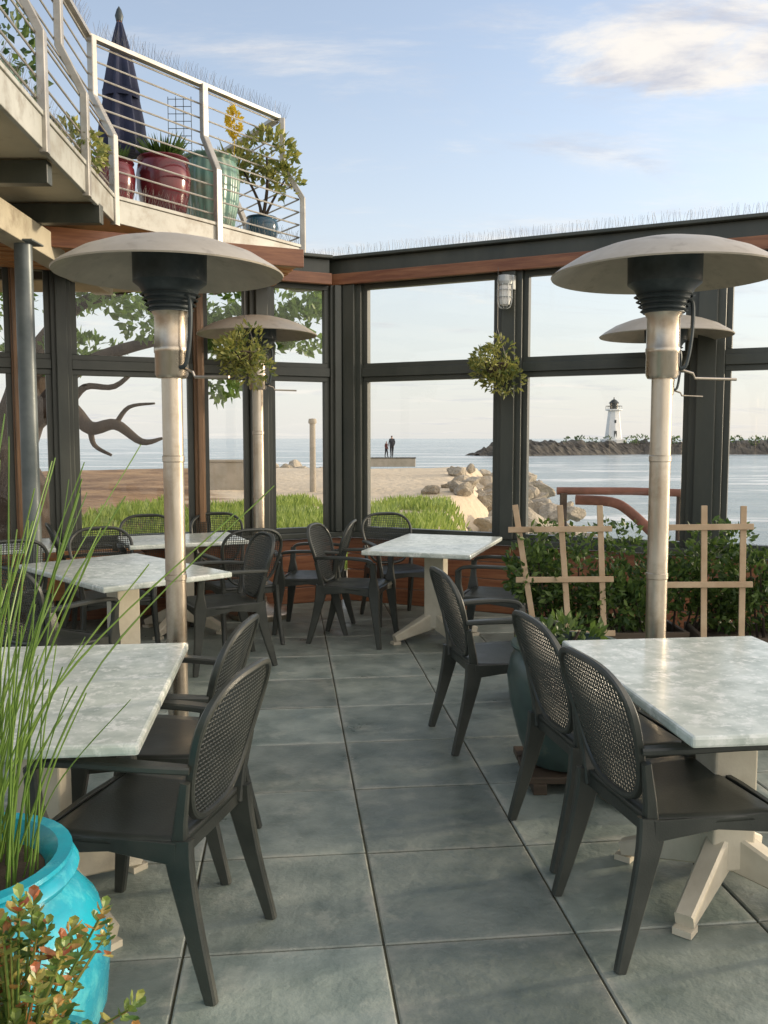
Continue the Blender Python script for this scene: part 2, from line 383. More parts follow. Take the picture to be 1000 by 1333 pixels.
# ---------------------------------------------------------------- window walls
def wall(name,loc,rz,x0,x1,posts,label,beamz,warm=(),bx0=None,bx1=None):
    w=empty(name,loc,rz)
    lo,hi=min(x0,x1),max(x0,x1); cx=(lo+hi)/2; ln=hi-lo
    mb=MB()
    for k in range(4): mb.box((cx,0,.075+k*.152),(ln,.09,.146))
    mb.obj('wainscot','wain',w,bevel=.006)
    MB().box((cx,-.01,.645),(ln,.2,.05)).obj('sill','dark',w,bevel=.006)
    bl=lo if bx0 is None else bx0; bh=hi if bx1 is None else bx1; bc=(bl+bh)/2; bn=bh-bl
    MB().box((bc,0,beamz+.115),(bn,.18,.23)).box((bc,-.02,beamz+.245),(bn+.02,.27,.03)).obj('top_beam','dark',w,bevel=.006)
    MB().box((bc,-.125,beamz+.045),(bn,.05,.10)).obj('trim_board','wain',w,bevel=.004)
    for p,wd in posts:
        mb=MB(); mb.box((p,0,.67+(beamz-.67)/2),(wd,.16,beamz-.67))
        mb.box((p,-.10,.67+(beamz-.67)/2),(wd*.55,.05,beamz-.675))
        mb.obj('mullion','mullwood' if p in warm else 'dark',w,bevel=.006)
    ps=sorted(p for p,_ in posts); wd={p:q for p,q in posts}
    for a,b in zip(ps,ps[1:]):
        xa=a+wd[a]/2; xb=b-wd[b]/2
        for z0,z1 in((.67,2.12),(2.20,beamz)):
            mb=MB(); f=.045; wmid=(xa+xb)/2
            mb.box((wmid,0,z0+f/2),(xb-xa,.07,f)); mb.box((wmid,0,z1-f/2),(xb-xa,.07,f))
            mb.box((xa+f/2,0,(z0+z1)/2),(f,.068,z1-z0-2*f)); mb.box((xb-f/2,0,(z0+z1)/2),(f,.068,z1-z0-2*f))
            fr=mb.obj('window_frame','dark',w,bevel=.003)
            MB().add([(xa+f,0,z0+f),(xb-f,0,z0+f),(xb-f,0,z1-f),(xa+f,0,z1-f)],[(0,1,2,3)]).obj('window_pane','glass',fr)
        MB().box(((xa+xb)/2,0,2.16),(xb-xa,.12,.08)).obj('transom','dark',w,bevel=.004)
    return tag(w,label,'window wall')
AR=math.atan2(-.432,.902); AL=math.atan2(.407,.9135)
wall('window_wall',(C0.x,C0.y,0),AR,0,5.6,[(.06,.22),(1.60,.22),(3.21,.26),(4.85,.26)],'dark framed glass wall with redwood plinth facing the river mouth',2.97,bx0=-.62)
wall('window_wall',(C0.x-.02,C0.y+.02,0),AL,-5.2,-.06,[(-.13,.12),(-.86,.2),(-1.42,.09),(-2.55,.16),(-2.90,.07),(-4.2,.2)],'dark framed glass wall under the balcony facing the beach',2.96,warm=(-1.42,-2.90),bx1=-.2)
e=empty('wooden_eave',(C0.x-.02,C0.y+.02,0),AL)
mb=MB()
for k in range(7): mb.box((-2.86,-.20-k*.115,2.91+k*.010),(4.2,.108,.022))
mb.obj('soffit_boards','warm',e,bevel=.004)
MB().box((-2.86,-.97,2.99),(4.2,.05,.14)).obj('fascia','wain',e,bevel=.004)
tag(e,'warm timber eave boards above the beach windows','eave')
def spikes(name,loc,rz,x0,x1,z,label):
    mb=MB(); x=x0
    while x<x1:
        for s_ in(-1,0,1):
            p=Vector((x+rnd(-.006,.006),0,z)); q=p+Vector((rnd(-.03,.03),s_*.05+rnd(-.01,.01),.11+rnd(-.015,.01)))
            mb.tube([p,q],[.0011,.0007],3)
        x+=.03
    o=mb.obj(name,'wire'); o.location=loc; o.rotation_euler.z=rz
    return tag(o,label,'bird spikes')
spikes('bird_spike_strip',(C0.x,C0.y,0),AR,-.5,5.2,3.23,'thin wire bird spikes along the dark roof beam')

# ---------------------------------------------------------------- balcony
bal=empty('balcony',(-2.02,6.7,3.14))
BO=Vector((-2.02,6.7,3.14))
S=Vector((-1.72,2.3)); A=Vector((-2.02,6.7)); B=Vector((-.79,8.4)); E=Vector((-1.9,10.0))
rel=lambda p:(p[0]-BO.x,p[1]-BO.y)
poly=[rel(p) for p in (S,A,B,E,(-6,10),(-6,2.3))]
MB().prism(poly,.03,.15).obj('deck','soffit',bal)
mb=MB()
def edge(p,q,z0,z1,th,mb,off=0):
    p=Vector(rel(p)); q=Vector(rel(q)); d=(q-p).normalized(); n_=Vector((d.y,-d.x))*(th/2+off)
    c=(p+q)/2+n_; mb.box((c.x,c.y,(z0+z1)/2),((q-p).length+.01,th,z1-z0),rz=math.atan2(d.y,d.x))
for p,q in((S,A),(A,B),(B,E)): edge(p,q,0,.17,.03,mb); edge(p,q,.172,.20,.06,mb,-.02)
mb.obj('fascia','fascia',bal,bevel=.004)
mb=MB()
for y in (3.4,4.35,5.3,6.25): mb.box(rel((-3.9,y))+(-.05,),(3.9,.08,.13))
for k in range(2): mb.box(rel((-3.6+.3*k,7.4+k*1.0))+(-.05,),(3.0,.08,.13))
mb.obj('joists','dark',bal,bevel=.004)
MB().box(rel((-2.42,5.2))+(-.21,),(.16,5.8,.19),rz=R(2)).obj('main_beam','soffit',bal,bevel=.006)
rl=empty('railing'); rl.parent=bal
n1=Vector((-1,-.07)).normalized(); n2=Vector((-.81,.586)); n3=Vector((-.82,-.57))
ofs=lambda z: 0 if z<.62 else (.15 if z>.92 else (z-.62)/.3*.15)
cA=(n1+n2)/(1+n1.dot(n2)); cB=(n2+n3)/(1+n2.dot(n3)); 
def rp(base,nv,z): v=base+nv*ofs(z); return (v.x-BO.x,v.y-BO.y,z)
H=1.34
posts=[(S.lerp(A,.35),n1),(S.lerp(A,.62),n1),(S.lerp(A,.82),n1),(A,cA),(A.lerp(B,.5),n2),(B,cB),(B.lerp(E,.6),n3)]
for base,nv in posts:
    mb=MB(); zs=[-.02,.3,.62,.92,H]
    mb.sweep([rp(base-nv*.03,nv,z) for z in zs],[.06],[.05],(nv.x,nv.y,0),round_=.1)
    mb.obj('railing_post','rail',rl)
for k in range(10):
    z=.27+k*(H-.27)/9.3
    pts=[rp(S,n1,z),rp(A,cA,z),rp(B,cB,z),rp(E,n3,z)]
    MB().tube(pts,.0075,6).obj('rail_wire','rail',rl)
pts=[rp(S,n1,H+.01),rp(A,cA,H+.01),rp(B,cB,H+.01),rp(E,n3,H+.01)]
mb=MB()
for p,q in zip(pts,pts[1:]): mb.beam(p,q,.06,.03)
mb.obj('top_rail','rail',rl)
tag(bal,'grey metal balcony with kinked posts and horizontal wire railing','balcony')
for p,q,z in ((A,B,3.35),(S,A,3.35),(S,A,4.51),(A,B,4.51)):
    d=(q-p); off=0 if z<4 else .15
    nn=n2 if p is A else n1
    spikes('bird_spike_strip',(p.x+nn.x*off,p.y+nn.y*off,0),math.atan2(d.y,d.x),0.02,d.length,z,'thin wire bird spikes along the balcony edge' if z<4 else 'thin wire bird spikes along the balcony handrail')
o=empty('support_post',(-2.4,6.0,0))
MB().tube([(0,0,0),(0,0,2.84)],.058,20).obj('shaft','post',o,smooth=True)
MB().box((0,0,.01),(.2,.2,.02)).obj('base_plate','post',o,bevel=.003)
MB().box((0,0,2.845),(.2,.2,.012)).obj('cap_plate','post',o,bevel=.003)
tag(o,'round dark grey steel post holding up the balcony beam','post')

def pot(name,loc,R0,Hh,mt,label,prof=None,cat='plant pot',fold=0,nf=20):
    p=empty(name,loc)
    prof=prof or [(.62,0),(.66,.02),(.80,.2),(.95,.5),(1.0,.72),(.94,.88),(.86,.94),(.93,.965),(.95,.985),(.93,1.0),(.84,1.0),(.80,.95),(.80,.88),(0.0,.88)]
    pts=[(r*R0,z*Hh) for r,z in prof]
    MB().lathe([(0.001,0)]+pts[:-1],40 if not fold else 160,fold=fold,nf=nf).obj('pot_body',mt,p,smooth=True)
    MB().lathe([(pts[-2][0],pts[-1][1]),(.001,pts[-1][1]+.01)],24).obj('soil','soil',p)
    return tag(p,label,cat)
DZ=3.295
pot('plant_pot',(-2.13,7.15,DZ),.17,.42,'maroon','small glossy maroon pot on the balcony')
pot('plant_pot',(-1.80,7.42,DZ),.22,.52,'maroon','large glossy maroon pot with spiky succulents on the balcony')
pot('plant_pot',(-1.52,7.98,DZ),.25,.70,'bteal','tall ribbed grey green glazed pot on the balcony',fold=.022)
pot('plant_pot',(-1.12,8.30,DZ),.15,.27,'navy','small dark blue pot with leafy succulent on the balcony')
def spiky(name,loc,n,L,mt,label,w=.03,spread=1.0,cat='plant',flowers=0):
    p=empty(name,loc); mb=MB()
    for i in range(n):
        an=rnd(0,6.28); d=Vector((math.cos(an)*spread*rnd(.2,1),math.sin(an)*spread*rnd(.2,1),rnd(.5,1.1)))
        b_=Vector((math.cos(an),math.sin(an),0))*.04*rnd(0,1)
        mb.leaf(b_,d,L*rnd(.6,1.1),w,Vector((-math.sin(an),math.cos(an),.3)))
        mb.leaf(b_,d,L*rnd(.6,1.1),w,Vector((math.cos(an),math.sin(an),-.3)))
    mb.obj('foliage',mt,p)
    if flowers:
        mb=MB()
        foliage(mb,[((0,0,L*1.5),(.06,.06,.13),flowers)],.04,.7)
        mb.tube([(0,0,0),(0,0,L*1.4)],.006,5)
        mb.obj('flower','yellow',p)
    return tag(p,label,cat)
spiky('spiky_plant',(-1.80,7.42,DZ+.45),70,.3,'leaf','spiky dark succulent growing in a maroon pot')
spiky('spiky_plant',(-2.13,7.15,DZ+.35),40,.22,'leaf','small spiky plant growing in a maroon pot')
spiky('spiky_plant',(-1.52,7.98,DZ+.6),40,.22,'dry','low grey green succulent in a tall ribbed pot')
def bushy(name,loc,blobs,size,mt,label,stems=(),stemmat='bark',cat='shrub',asp=.5,up=.3,droop=0):
    p=empty(name,loc); mb=MB(); foliage(mb,blobs,size,asp,droop,up); mb.obj('foliage',mt,p)
    if stems:
        mb=MB()
        for pts,r in stems: mb.tube(cr(pts,4),r,6)
        mb.obj('stem',stemmat,p,smooth=True)
    return tag(p,label,cat)
bushy('jade_plant',(-1.12,8.30,DZ+.22),[((.05,0,.62),(.26,.2,.2),330),((-.18,0,.5),(.14,.14,.16),160),((.22,0,.38),(.14,.12,.14),140)],.075,'dry','bushy aeonium with green and yellow rosettes in a blue pot',
   [([(0,0,0),(-.03,0,.2),(-.18,0,.5)],[.02,.01]),([(0,0,0),(.05,0,.3),(.05,0,.6)],[.02,.01]),([(0,0,0),(.1,0,.2),(.22,0,.4)],[.015,.008])],cat='potted plant',asp=.6)
spiky('flowering_plant',(-1.34,8.15,DZ+.62),16,.3,'dry','tall aeonium with a bright yellow flower head',flowers=300,cat='potted plant')
bushy('hanging_shrub',(-2.06,6.1,3.5),[((0,0,0),(.17,.3,.16),420)],.06,'dry','straggly olive shrub poking through the balcony railing',[([(0,0,-.22),(0,0,-.1),(.02,.05,0)],[.015,.008])],cat='shrub')
bushy('balcony_shrub',(-2.35,5.5,3.3),[((0,0,.55),(.25,.5,.3),300),((-.1,.6,.3),(.2,.3,.25),200)],.08,'leaf','leafy green shrub in the corner of the balcony',[([(0,0,0),(0,0,.3),(0,.1,.6)],[.02,.01])])
spiky('flowering_plant',(-2.12,5.0,4.02),14,.25,'leaf','green plant with yellow flowers on the balcony',flowers=260,cat='potted plant')
pot('plant_pot',(-2.38,5.45,DZ),.22,.45,'bteal','teal glazed pot behind the balcony wire railing')
pot('plant_pot',(-2.35,6.05,DZ),.2,.36,'navy','dark blue glazed pot behind the balcony wire railing')
p=empty('wire_trellis',(-1.72,7.7,DZ+.5)); mb=MB()
for k in range(4): mb.tube([(-.1+k*.065,0,0),(-.1+k*.065,0,.62)],.003,4)
for k in range(9): mb.tube([(-.1,0,.12+k*.06),(.095,0,.12+k*.06)],.003,4)
mb.obj('wire_grid','burner',p); tag(p,'small dark wire plant trellis on the balcony','trellis')
u=empty('folded_umbrella',(-2.17,7.55,DZ))
MB().tube([(0,0,0),(0,0,1.72)],.02,12).obj('umbrella_pole','warm',u,smooth=True)
MB().lathe([(.02,.62),(.16,.60),(.185,.66),(.165,.85),(.13,1.05),(.135,1.1),(.10,1.3),(.06,1.5),(.02,1.66)],64,fold=.16,nf=8).obj('umbrella_canopy','canvas',u,smooth=True)
MB().lathe([(.001,1.66),(.025,1.66),(.035,1.70),(.02,1.75),(.001,1.78)],12).obj('finial','burner',u,smooth=True)
MB().lathe([(.135,1.04),(.15,1.04),(.15,1.10),(.135,1.10)],32).obj('strap','canvas',u)
MB().lathe([(.001,0),(.2,0),(.2,.05),(.04,.08),(.03,.2),(.001,.2)],24).obj('umbrella_base','burner',u,smooth=True)
tag(u,'navy blue patio umbrella folded shut on the balcony','umbrella')

# ---------------------------------------------------------------- heaters
def heater(loc,rz,label,s=1):
    h=empty('patio_heater',loc,rz)
    pr=[(.465,2.222),(.468,2.228),(.44,2.25),(.36,2.298),(.26,2.335),(.15,2.362),(.06,2.375),(.0005,2.378)]
    inn=[(.0005,2.366),(.06,2.363),(.15,2.350),(.26,2.323),(.36,2.286),(.44,2.24),(.465,2.222)]
    MB().lathe(inn+pr[1:],64).obj('reflector_dome','dome',h,smooth=True)
    MB().lathe([(.0005,2.07),(.085,2.07),(.09,2.11),(.125,2.17),(.15,2.19),(.152,2.345),(.14,2.35)],36).obj('burner_head','burner',h,smooth=True)
    mb=MB()
    for k in range(4):
        z=2.075+k*.02; mb.lathe([(.09+.009*k*.9,z),(.097+.009*k,z+.004),(.09+.009*k*.9,z+.010)],32)
    mb.obj('burner_ring','burner',h,smooth=True)
    MB().lathe([(.0005,1.80),(.06,1.80),(.068,1.815),(.068,1.90),(.071,1.905),(.071,1.925),(.068,1.93),(.068,2.05),(.078,2.07),(.0005,2.07)],32).obj('pole_sleeve','steel',h,smooth=True)
    mb=MB().lathe([(.043,.12),(.043,.95),(.046,.953),(.046,.975),(.043,.978),(.043,1.45),(.046,1.453),(.046,1.475),(.043,1.478),(.043,1.80)],28)
    mb.obj('pole','steel',h,smooth=True)
    MB().lathe([(.0005,.0),(.24,0),(.25,.015),(.25,.04),(.23,.06),(.09,.085),(.055,.12),(.055,.16),(.0005,.16)],40).obj('heater_base','steel',h,smooth=True)
    MB().tube([(.0,.0,1.86),(.12,-.03,1.82),(.13,-.03,1.80),(.30,-.05,1.795)],.006,8).obj('control_lever','steel',h,smooth=True)
    MB().tube(cr([(.07,-.03,2.13),(.11,-.03,2.11),(.11,-.03,1.98),(.09,-.03,1.86),(.06,-.03,1.84)],5),.009,8).obj('gas_hose','burner',h,smooth=True)
    return tag(h,label,'patio heater','patio heaters')
H1=heater((-.885,3.72,0),R(-20),'tall steel mushroom patio heater beside a marble table')
dup(H1,(1.17,3.75,0),R(5),1.0,'tall steel mushroom patio heater beside the trellised planters')
dup(H1,(-1.08,7.62,0),R(10),1.09,'steel patio heater near the corner windows')
dup(H1,(2.115,6.72,0),R(20),1.04,'steel patio heater near the river windows')

# ---------------------------------------------------------------- tables
def table(loc,rz,lx,ly,label):
    t=empty('patio_table',loc,rz)
    MB().box((0,0,.733),(lx,ly,.034)).obj('table_top','marble',t,bevel=.009)
    MB().box((0,0,.40),(.15,.15,.60)).box((0,0,.706),(.5,.08,.024)).box((0,0,.7045),(.08,.6,.021)).obj('pedestal','cream',t,bevel=.008)
    mb=MB()
    for k in range(4):
        an=R(45+90*k); d=Vector((math.cos(an),math.sin(an),0))
        mb.sweep([d*.05+Vector((0,0,.15)),d*.2+Vector((0,0,.10)),d*.36+Vector((0,0,.045))],[.075,.07,.06],[.13,.09,.05],(0,0,1),round_=.12)
        mb.box((d*.35)+Vector((0,0,.012)),(.06,.06,.022),rz=an)
    mb.obj('pedestal_foot','cream',t)
    return tag(t,label,'table','marble patio tables')
table((1.165,2.93,0),TH,.80,1.15,'marble topped table on cream pedestal beside heater and planters')
table((-1.115,2.80,0),TH,.82,1.17,'marble topped table on cream pedestal beside the turquoise pot')
table((-1.62,5.42,0),R(-47),1.2,.82,'marble topped table between steel post and slatted chairs')
table((.40,6.72,0),R(-18),.80,1.2,'marble topped table set by the river windows')
table((-1.62,7.05,0),AL,.92,.7,'marble topped table set by the beach windows')
table((-2.95,6.55,0),AL,.9,.7,'marble topped table beside the steel post and beach windows')

# ---------------------------------------------------------------- chairs
def chair(loc,rz,label):
    c=empty('patio_chair',loc,rz)
    nx_,ny_=12,10; vs=[];fs=[]
    for j in range(ny_+1):
        v=j/ny_; y=-.21+.45*v; hw=.205+.035*math.sin(v*math.pi*.6)
        for i in range(nx_+1):
            u=i/nx_*2-1
            z=.445-.012*(1-u*u)*math.sin(v*math.pi)-(.03*max(0,(v-.85)/.15)**2)
            vs.append((u*hw,y,z))
    for j in range(ny_):
        for i in range(nx_): a=j*(nx_+1)+i; fs.append((a,a+1,a+nx_+2,a+nx_+1))
    s_=MB().add(vs,fs)
    so=s_.obj('seat','resin',c,smooth='full'); sm=so.modifiers.new('sol','SOLIDIFY'); sm.thickness=.02; sm.offset=-1
    mb=MB()
    for sx in(-1,1): mb.sweep([(sx*.212,-.2,.41),(sx*.222,0,.422),(sx*.236,.215,.41)],[.022],[.065,.04,.065],(0,0,1),round_=.1)
    mb.sweep([(-.22,.222,.405),(0,.232,.418),(.22,.222,.405)],[.02],[.06,.035,.06],(0,0,1),round_=.1)
    mb.sweep([(-.2,-.2,.41),(.2,-.2,.41)],[.02],[.05],(0,0,1),round_=.1)
    mb.obj('seat_apron','resin',so)
    def back(x,z):
        return -.215-.095*z-.03*z*z+ .30*x*x
    Z0,Z1=.46,.885
    ex=3.1
    hw_=lambda z: .182+.052*sstep(z*1.2)
    def outline(t):
        ct,st=math.cos(t),math.sin(t)
        x=abs(ct)**(2/ex)*(1 if ct>0 else -1); z=abs(st)**(2/ex)*(1 if st>0 else -1)
        zz=(z+1)/2
        return x*hw_(zz), zz
    pts=[]
    for k in range(56):
        x,z=outline(2*math.pi*(k+.5)/56); pts.append((x,back(x,z),Z0+(Z1-Z0)*z))
    mb=MB().sweep(pts,[.020]*56,[.026]*56,(0,-1,.25),closed=True,round_=.25)
    for sx in (-1,1): mb.sweep([(sx*.195,-.2,.40),(sx*.208,back(.2,.1)+.0,.50),(sx*.226,back(.22,.35),.62)],[.03,.026,.02],[.05,.036,.026],(0,-1,.2),round_=.2)
    bo=mb.obj('backrest','resin',c,smooth=True)
    bm=bmesh.new(); gv={}
    cell=.0165; NZb=28
    for j in range(NZb+1):
        z=j/NZb
        a=abs(z*2-1); hwx=(1-a**ex)**(1/ex)*hw_(z) if a<1 else 0
        for i in range(-15,16):
            x=i*cell
            if abs(x)<=hwx+.006: gv[(i,j)]=bm.verts.new((x,back(x,z),Z0+(Z1-Z0)*z))
    for (i,j) in list(gv):
        q=[(i,j),(i+1,j),(i+1,j+1),(i,j+1)]
        if all(k in gv for k in q): bm.faces.new([gv[k] for k in q])
    bm.normal_update()
    bmesh.ops.wireframe(bm,faces=bm.faces[:],thickness=.0062,offset=0,use_replace=True,use_boundary=True,use_even_offset=False)
    me=bpy.data.meshes.new('mesh_panel'); bm.to_mesh(me); bm.free(); me.materials.append(M['resin'])
    po=bpy.data.objects.new('mesh_panel',me); COL.objects.link(po); po.parent=bo
    for sx in(-1,1):
        mb=MB().sweep(cr([(sx*.222,-.25,.655),(sx*.255,-.12,.665),(sx*.27,.06,.667),(sx*.268,.18,.655),(sx*.262,.215,.625)],4),[.035,.05,.052,.05,.045],[.022],(0,0,1),round_=.25)
        mb.obj('armrest','resin',c,smooth=True)
        mb=MB().sweep(cr([(sx*.262,.212,.635),(sx*.25,.215,.53),(sx*.24,.215,.42),(sx*.25,.235,.22),(sx*.262,.262,.0)],4),[.03,.03,.032,.03,.028],[.042,.045,.085,.055,.034],(0,1,0),round_=.2)
        mb.obj('front_leg','resin',c,smooth=True)
        mb=MB().sweep(cr([(sx*.205,-.2,.445),(sx*.21,-.215,.35),(sx*.215,-.25,.2),(sx*.225,-.305,.0)],4),[.03,.03,.028,.028],[.095,.075,.055,.034],(0,1,0),round_=.2)
        mb.obj('back_leg','resin',c,smooth=True)
    return tag(c,label,'chair','dark resin patio chairs')
def face(dx,dy): return math.atan2(-dx,dy)
c0=chair((-.715,2.60,0),face(-.97,.24),'dark resin armchair at the marble table near the turquoise pot')
L1='dark resin armchair with perforated back tucked at a marble table'
chs=[((-.83,3.22),(-.99,.10),'dark resin armchair at the marble table next to the heater pole'),
((.935,2.74),(.975,.22),'dark resin armchair at the marble table by the planters'),
((.865,3.33),(.98,.2),'dark resin armchair beside the teal pot and marble table'),
((.60,4.5),(.97,.2),'dark resin armchair standing alone in the aisle by the planter'),
((-.22,6.72),(.93,-.25),L1),((.12,7.5),(.35,-.95),L1),((.80,6.28),(-.93,.3),L1),
((-1.10,6.72),(-.45,.88),L1),((-.58,7.12),(-.95,.1),L1),((-2.3,6.95),(.8,.4),L1),((-1.93,7.33),(.4,-.9),L1),((-1.38,7.52),(.35,-.93),L1),
((-1.12,6.0),(-.85,-.45),L1),((-1.84,4.84),(.45,.88),L1),((-1.95,6.25),(.5,-.85),L1),((-2.6,6.0),(-.5,.8),L1)]
for p,d,l in chs: dup(c0,(p[0],p[1],0),face(*d),1,l)

# ---------------------------------------------------------------- planters
pot('plant_pot',(.83,3.93,.09),.27,.54,'teal','large dark teal glazed pot standing on a wooden block')
MBs=MB(); 
for k in range(3): MBs.box((0,-.14+.14*k,.065),(.42,.12,.03))
MBs.box((-.15,0,.025),(.06,.40,.05)).box((.15,0,.025),(.06,.40,.05))
o=MBs.obj('pot_stand','darkwood',bevel=.004,loc=(.83,3.93,0)); tag(o,'low slatted wooden stand beneath the teal pot','plant stand')
bushy('potted_shrub',(.83,3.93,.56),[((0,0,.07),(.2,.2,.10),330)],.055,'leaf','low leafy shrub growing in the teal pot',[([(0,0,0),(.02,0,.06),(.05,0,.12)],[.012,.006])])
def planter(loc,ln,rz):
    p=empty('planter_box',loc,rz)
    mb=MB()
    for k in range(3):
        mb.box((0,-.2,.09+k*.145),(ln,.025,.138)); mb.box((0,.2,.09+k*.145),(ln,.025,.138))
        mb.box((-ln/2+.0125,0,.09+k*.145),(.025,.372,.138)); mb.box((ln/2-.0125,0,.09+k*.145),(.025,.372,.138))
    mb.obj('planter_side','darkwood',p,bevel=.004)
    MB().box((0,0,.22),(ln-.06,.36,.36)).obj('soil','soil',p)
    return tag(p,'low dark wooden planter box holding shrubs','planter','planter boxes')
P1=planter((1.27,5.15,0),.93,R(2)); P2=dup(P1,(2.25,5.0,0),R(-6),1)
def shrub(loc,label,seed,hw=.42):
    random.seed(seed)
    bl=[]; st=[]
    for k in range(11):
        x=rnd(-hw,hw); y=rnd(-.12,.14); z=rnd(.10,.40); r=rnd(.13,.2)
        bl.append(((x,y,z),(r,r*.9,r*.9),270)); st.append(([(x*.6,y*.5,0),(x*.8,y,z*.5),(x,y,z+.1)],[.009,.004]))
    for k in range(14):
        x=rnd(-hw,hw); bl.append(((x,rnd(-.2,.1),rnd(.40,.62)),.07,26))
    return bushy('planter_shrub',loc,bl,.05,'leaf',label,st)
shrub((1.14,5.12,.40),'dense dark green shrub behind a pale wooden trellis',1,.32)
shrub((1.65,5.12,.40),'dense dark green shrub filling the wooden planter box',2)
shrub((2.25,4.98,.40),'dense dark green shrub behind a second pale wooden trellis',3)
def trellis(loc,rz,xs_top,xs_bot,zs,Ht,label,ea=.06,eb=.06):
    t=empty('garden_trellis',loc,rz)
    for a,b in zip(xs_bot,xs_top):
        MB().beam((a,0,0),(b,0,Ht),.032,.012,(0,-1,0)).obj('upright_slat','pine',t,bevel=.002)
    for z in zs:
        k=z/Ht; xa=xs_bot[0]+(xs_top[0]-xs_bot[0])*k-ea; xb=xs_bot[-1]+(xs_top[-1]-xs_bot[-1])*k+eb
        MB().beam((xa,-.014,z),(xb,-.014,z+.01),.032,.012,(0,-1,0)).obj('cross_slat','pine',t,bevel=.002)
    return tag(t,label,'trellis','garden trellises')
t=trellis((1.03,4.86,.36),R(-4),[-.30,-.05,.17],[-.17,.01,.20],[.10,.40,.68],.82,'fan shaped pale wooden trellis leaning against the shrubs'); t.rotation_euler.x=R(-5)
t=trellis((1.72,4.70,.33),R(-6),[.0,.205],[.01,.205],[.12,.43,.74],.86,'upright pale wooden trellis standing in the planter',.20,.05); t.rotation_euler.x=R(-3)

# turquoise pot + horsetail
pot('plant_pot',(-.925,1.84,0),.315,.645,'turq','large turquoise glazed pot holding tall horsetail reeds',
    [(.55,0),(.6,.02),(.78,.2),(.97,.45),(1.0,.62),(.93,.77),(.78,.86),(.71,.885),(.70,.90),(.77,.915),(.80,.94),(.77,.965),(.72,.975),(.76,.985),(.755,1.0),(.66,1.0),(.60,.965),(.57,.93),(0,.93)])
random.seed(11)
h=empty('horsetail_plant',(-.925,1.84,.59)); mb=MB()
for k in range(150):
    an=rnd(0,6.28); r0=rnd(0,.17); lean=rnd(.02,.36)*(1 if rnd()<.5 else 1.7); L_=rnd(.35,1.08)
    b_=Vector((math.cos(an)*r0,math.sin(an)*r0,0)); dr=Vector((math.cos(an+rnd(-.5,.5)),math.sin(an+rnd(-.5,.5)),0))
    p1=b_+dr*lean*.35*L_+Vector((0,0,L_*.5)); p2=b_+dr*lean*1.1*L_+Vector((0,0,L_*.95))
    rr=rnd(.0018,.0034)
    pts=cr([b_,p1,p2],8); rs=[]
    for i,q in enumerate(pts): rs.append(rr*(1-.5*i/len(pts))*(1.3 if i%3==0 else 1))
    mb.tube(pts,rs,6)
mb.obj('stems','reed',h,smooth=True)
tag(h,'tall thin green horsetail reeds growing in a turquoise pot','plant')
pot('plant_pot',(-.61,1.38,0),.17,.50,'turq','small turquoise glazed pot holding a red tipped succulent')
random.seed(5)
s_=empty('jade_plant',(-.61,1.38,.45)); mb=MB(); st=MB()
for k in range(80):
    an=rnd(0,6.28); r0=rnd(.0,.20); z=rnd(.05,.33)*(1-r0*1.2)+.02
    c_=Vector((math.cos(an)*r0,math.sin(an)*r0,z)); st.tube(cr([(0,0,0),c_*.5+Vector((0,0,.02)),c_],3),[.004,.002],6)
    ax=(c_.normalized()+Vector((rnd(-.3,.3),rnd(-.3,.3),.6))).normalized()
    u=ax.orthogonal().normalized(); w=ax.cross(u)
    sc=rnd(.65,1.3)
    for q in range(12):
        a2=q*2.4+rnd(-.3,.3); el=-.1+q*.11+rnd(-.2,.2)
        d=(u*math.cos(a2)+w*math.sin(a2))*math.cos(el)+ax*math.sin(el)
        mb.fatleaf(c_+ax*(q*.005-.04),d,.032*sc*(1-q*.03)*rnd(.8,1.2),.018*sc,ax)
mb.obj('foliage','succ',s_); st.obj('stem','succ',s_,smooth=True)
tag(s_,'bushy jade plant with red tipped leaves beside the turquoise pot','plant')

# ---------------------------------------------------------------- hanging plants & lamp
def hang(loc,label,seed,top):
    random.seed(seed)
    p=empty('hanging_plant',loc)
    MB().lathe([(.001,-.09),(.07,-.09),(.10,0),(.11,.005),(.10,.015),(.001,.0)],20).obj('basket','bark',p,smooth=True)
    mb=MB(); mb.tube([(.09,0,0),(0,0,.3)],.002,4); mb.tube([(-.09,0,0),(0,0,.3)],.002,4); mb.tube([(0,0,.3),(0,0,top)],.002,4); mb.obj('hanging_wire','wire',p)
    mb=MB(); foliage(mb,[((0,0,.02),(.22,.2,.14),560),((.05,0,-.12),(.16,.13,.13),280),((-.1,0,-.06),(.1,.1,.1),120),((.02,0,.14),(.10,.09,.1),80)],.055,.4)
    mb.obj('foliage','dry',p)
    return tag(p,label,'hanging plant','hanging plants')
hang((.945,7.45,2.16),'trailing succulent in a basket hung on the dark mullion',2,.8)
hang((-1.07,6.9,2.20),'trailing succulent in a basket hung below the eave',4,.72)
wp=Vector((C0.x,C0.y))+Vector((.902,-.432))*1.60-Vector((.432,.902))*.19
l=empty('cage_light',(wp.x,wp.y,2.86),AR)
MB().box((0,.04,0),(.13,.06,.12)).lathe([(.001,.05),(.06,.05),(.065,.0),(.06,-.03),(.001,-.03)],20,c=(0,-.03,0)).obj('lamp_housing','grey',l,bevel=.005)
MB().lathe([(.048,-.03),(.05,-.15),(.04,-.19),(.001,-.205)],20,c=(0,-.03,0)).obj('glass_jar','white',l,smooth=True)
mb=MB()
for k in range(8):
    an=k*math.pi/4; mb.tube(cr([(math.cos(an)*.062,math.sin(an)*.062-.03,-.02),(math.cos(an)*.064,math.sin(an)*.064-.03,-.15),(math.cos(an)*.045,math.sin(an)*.045-.03,-.21),(0,-.03,-.225)],3),.004,5)
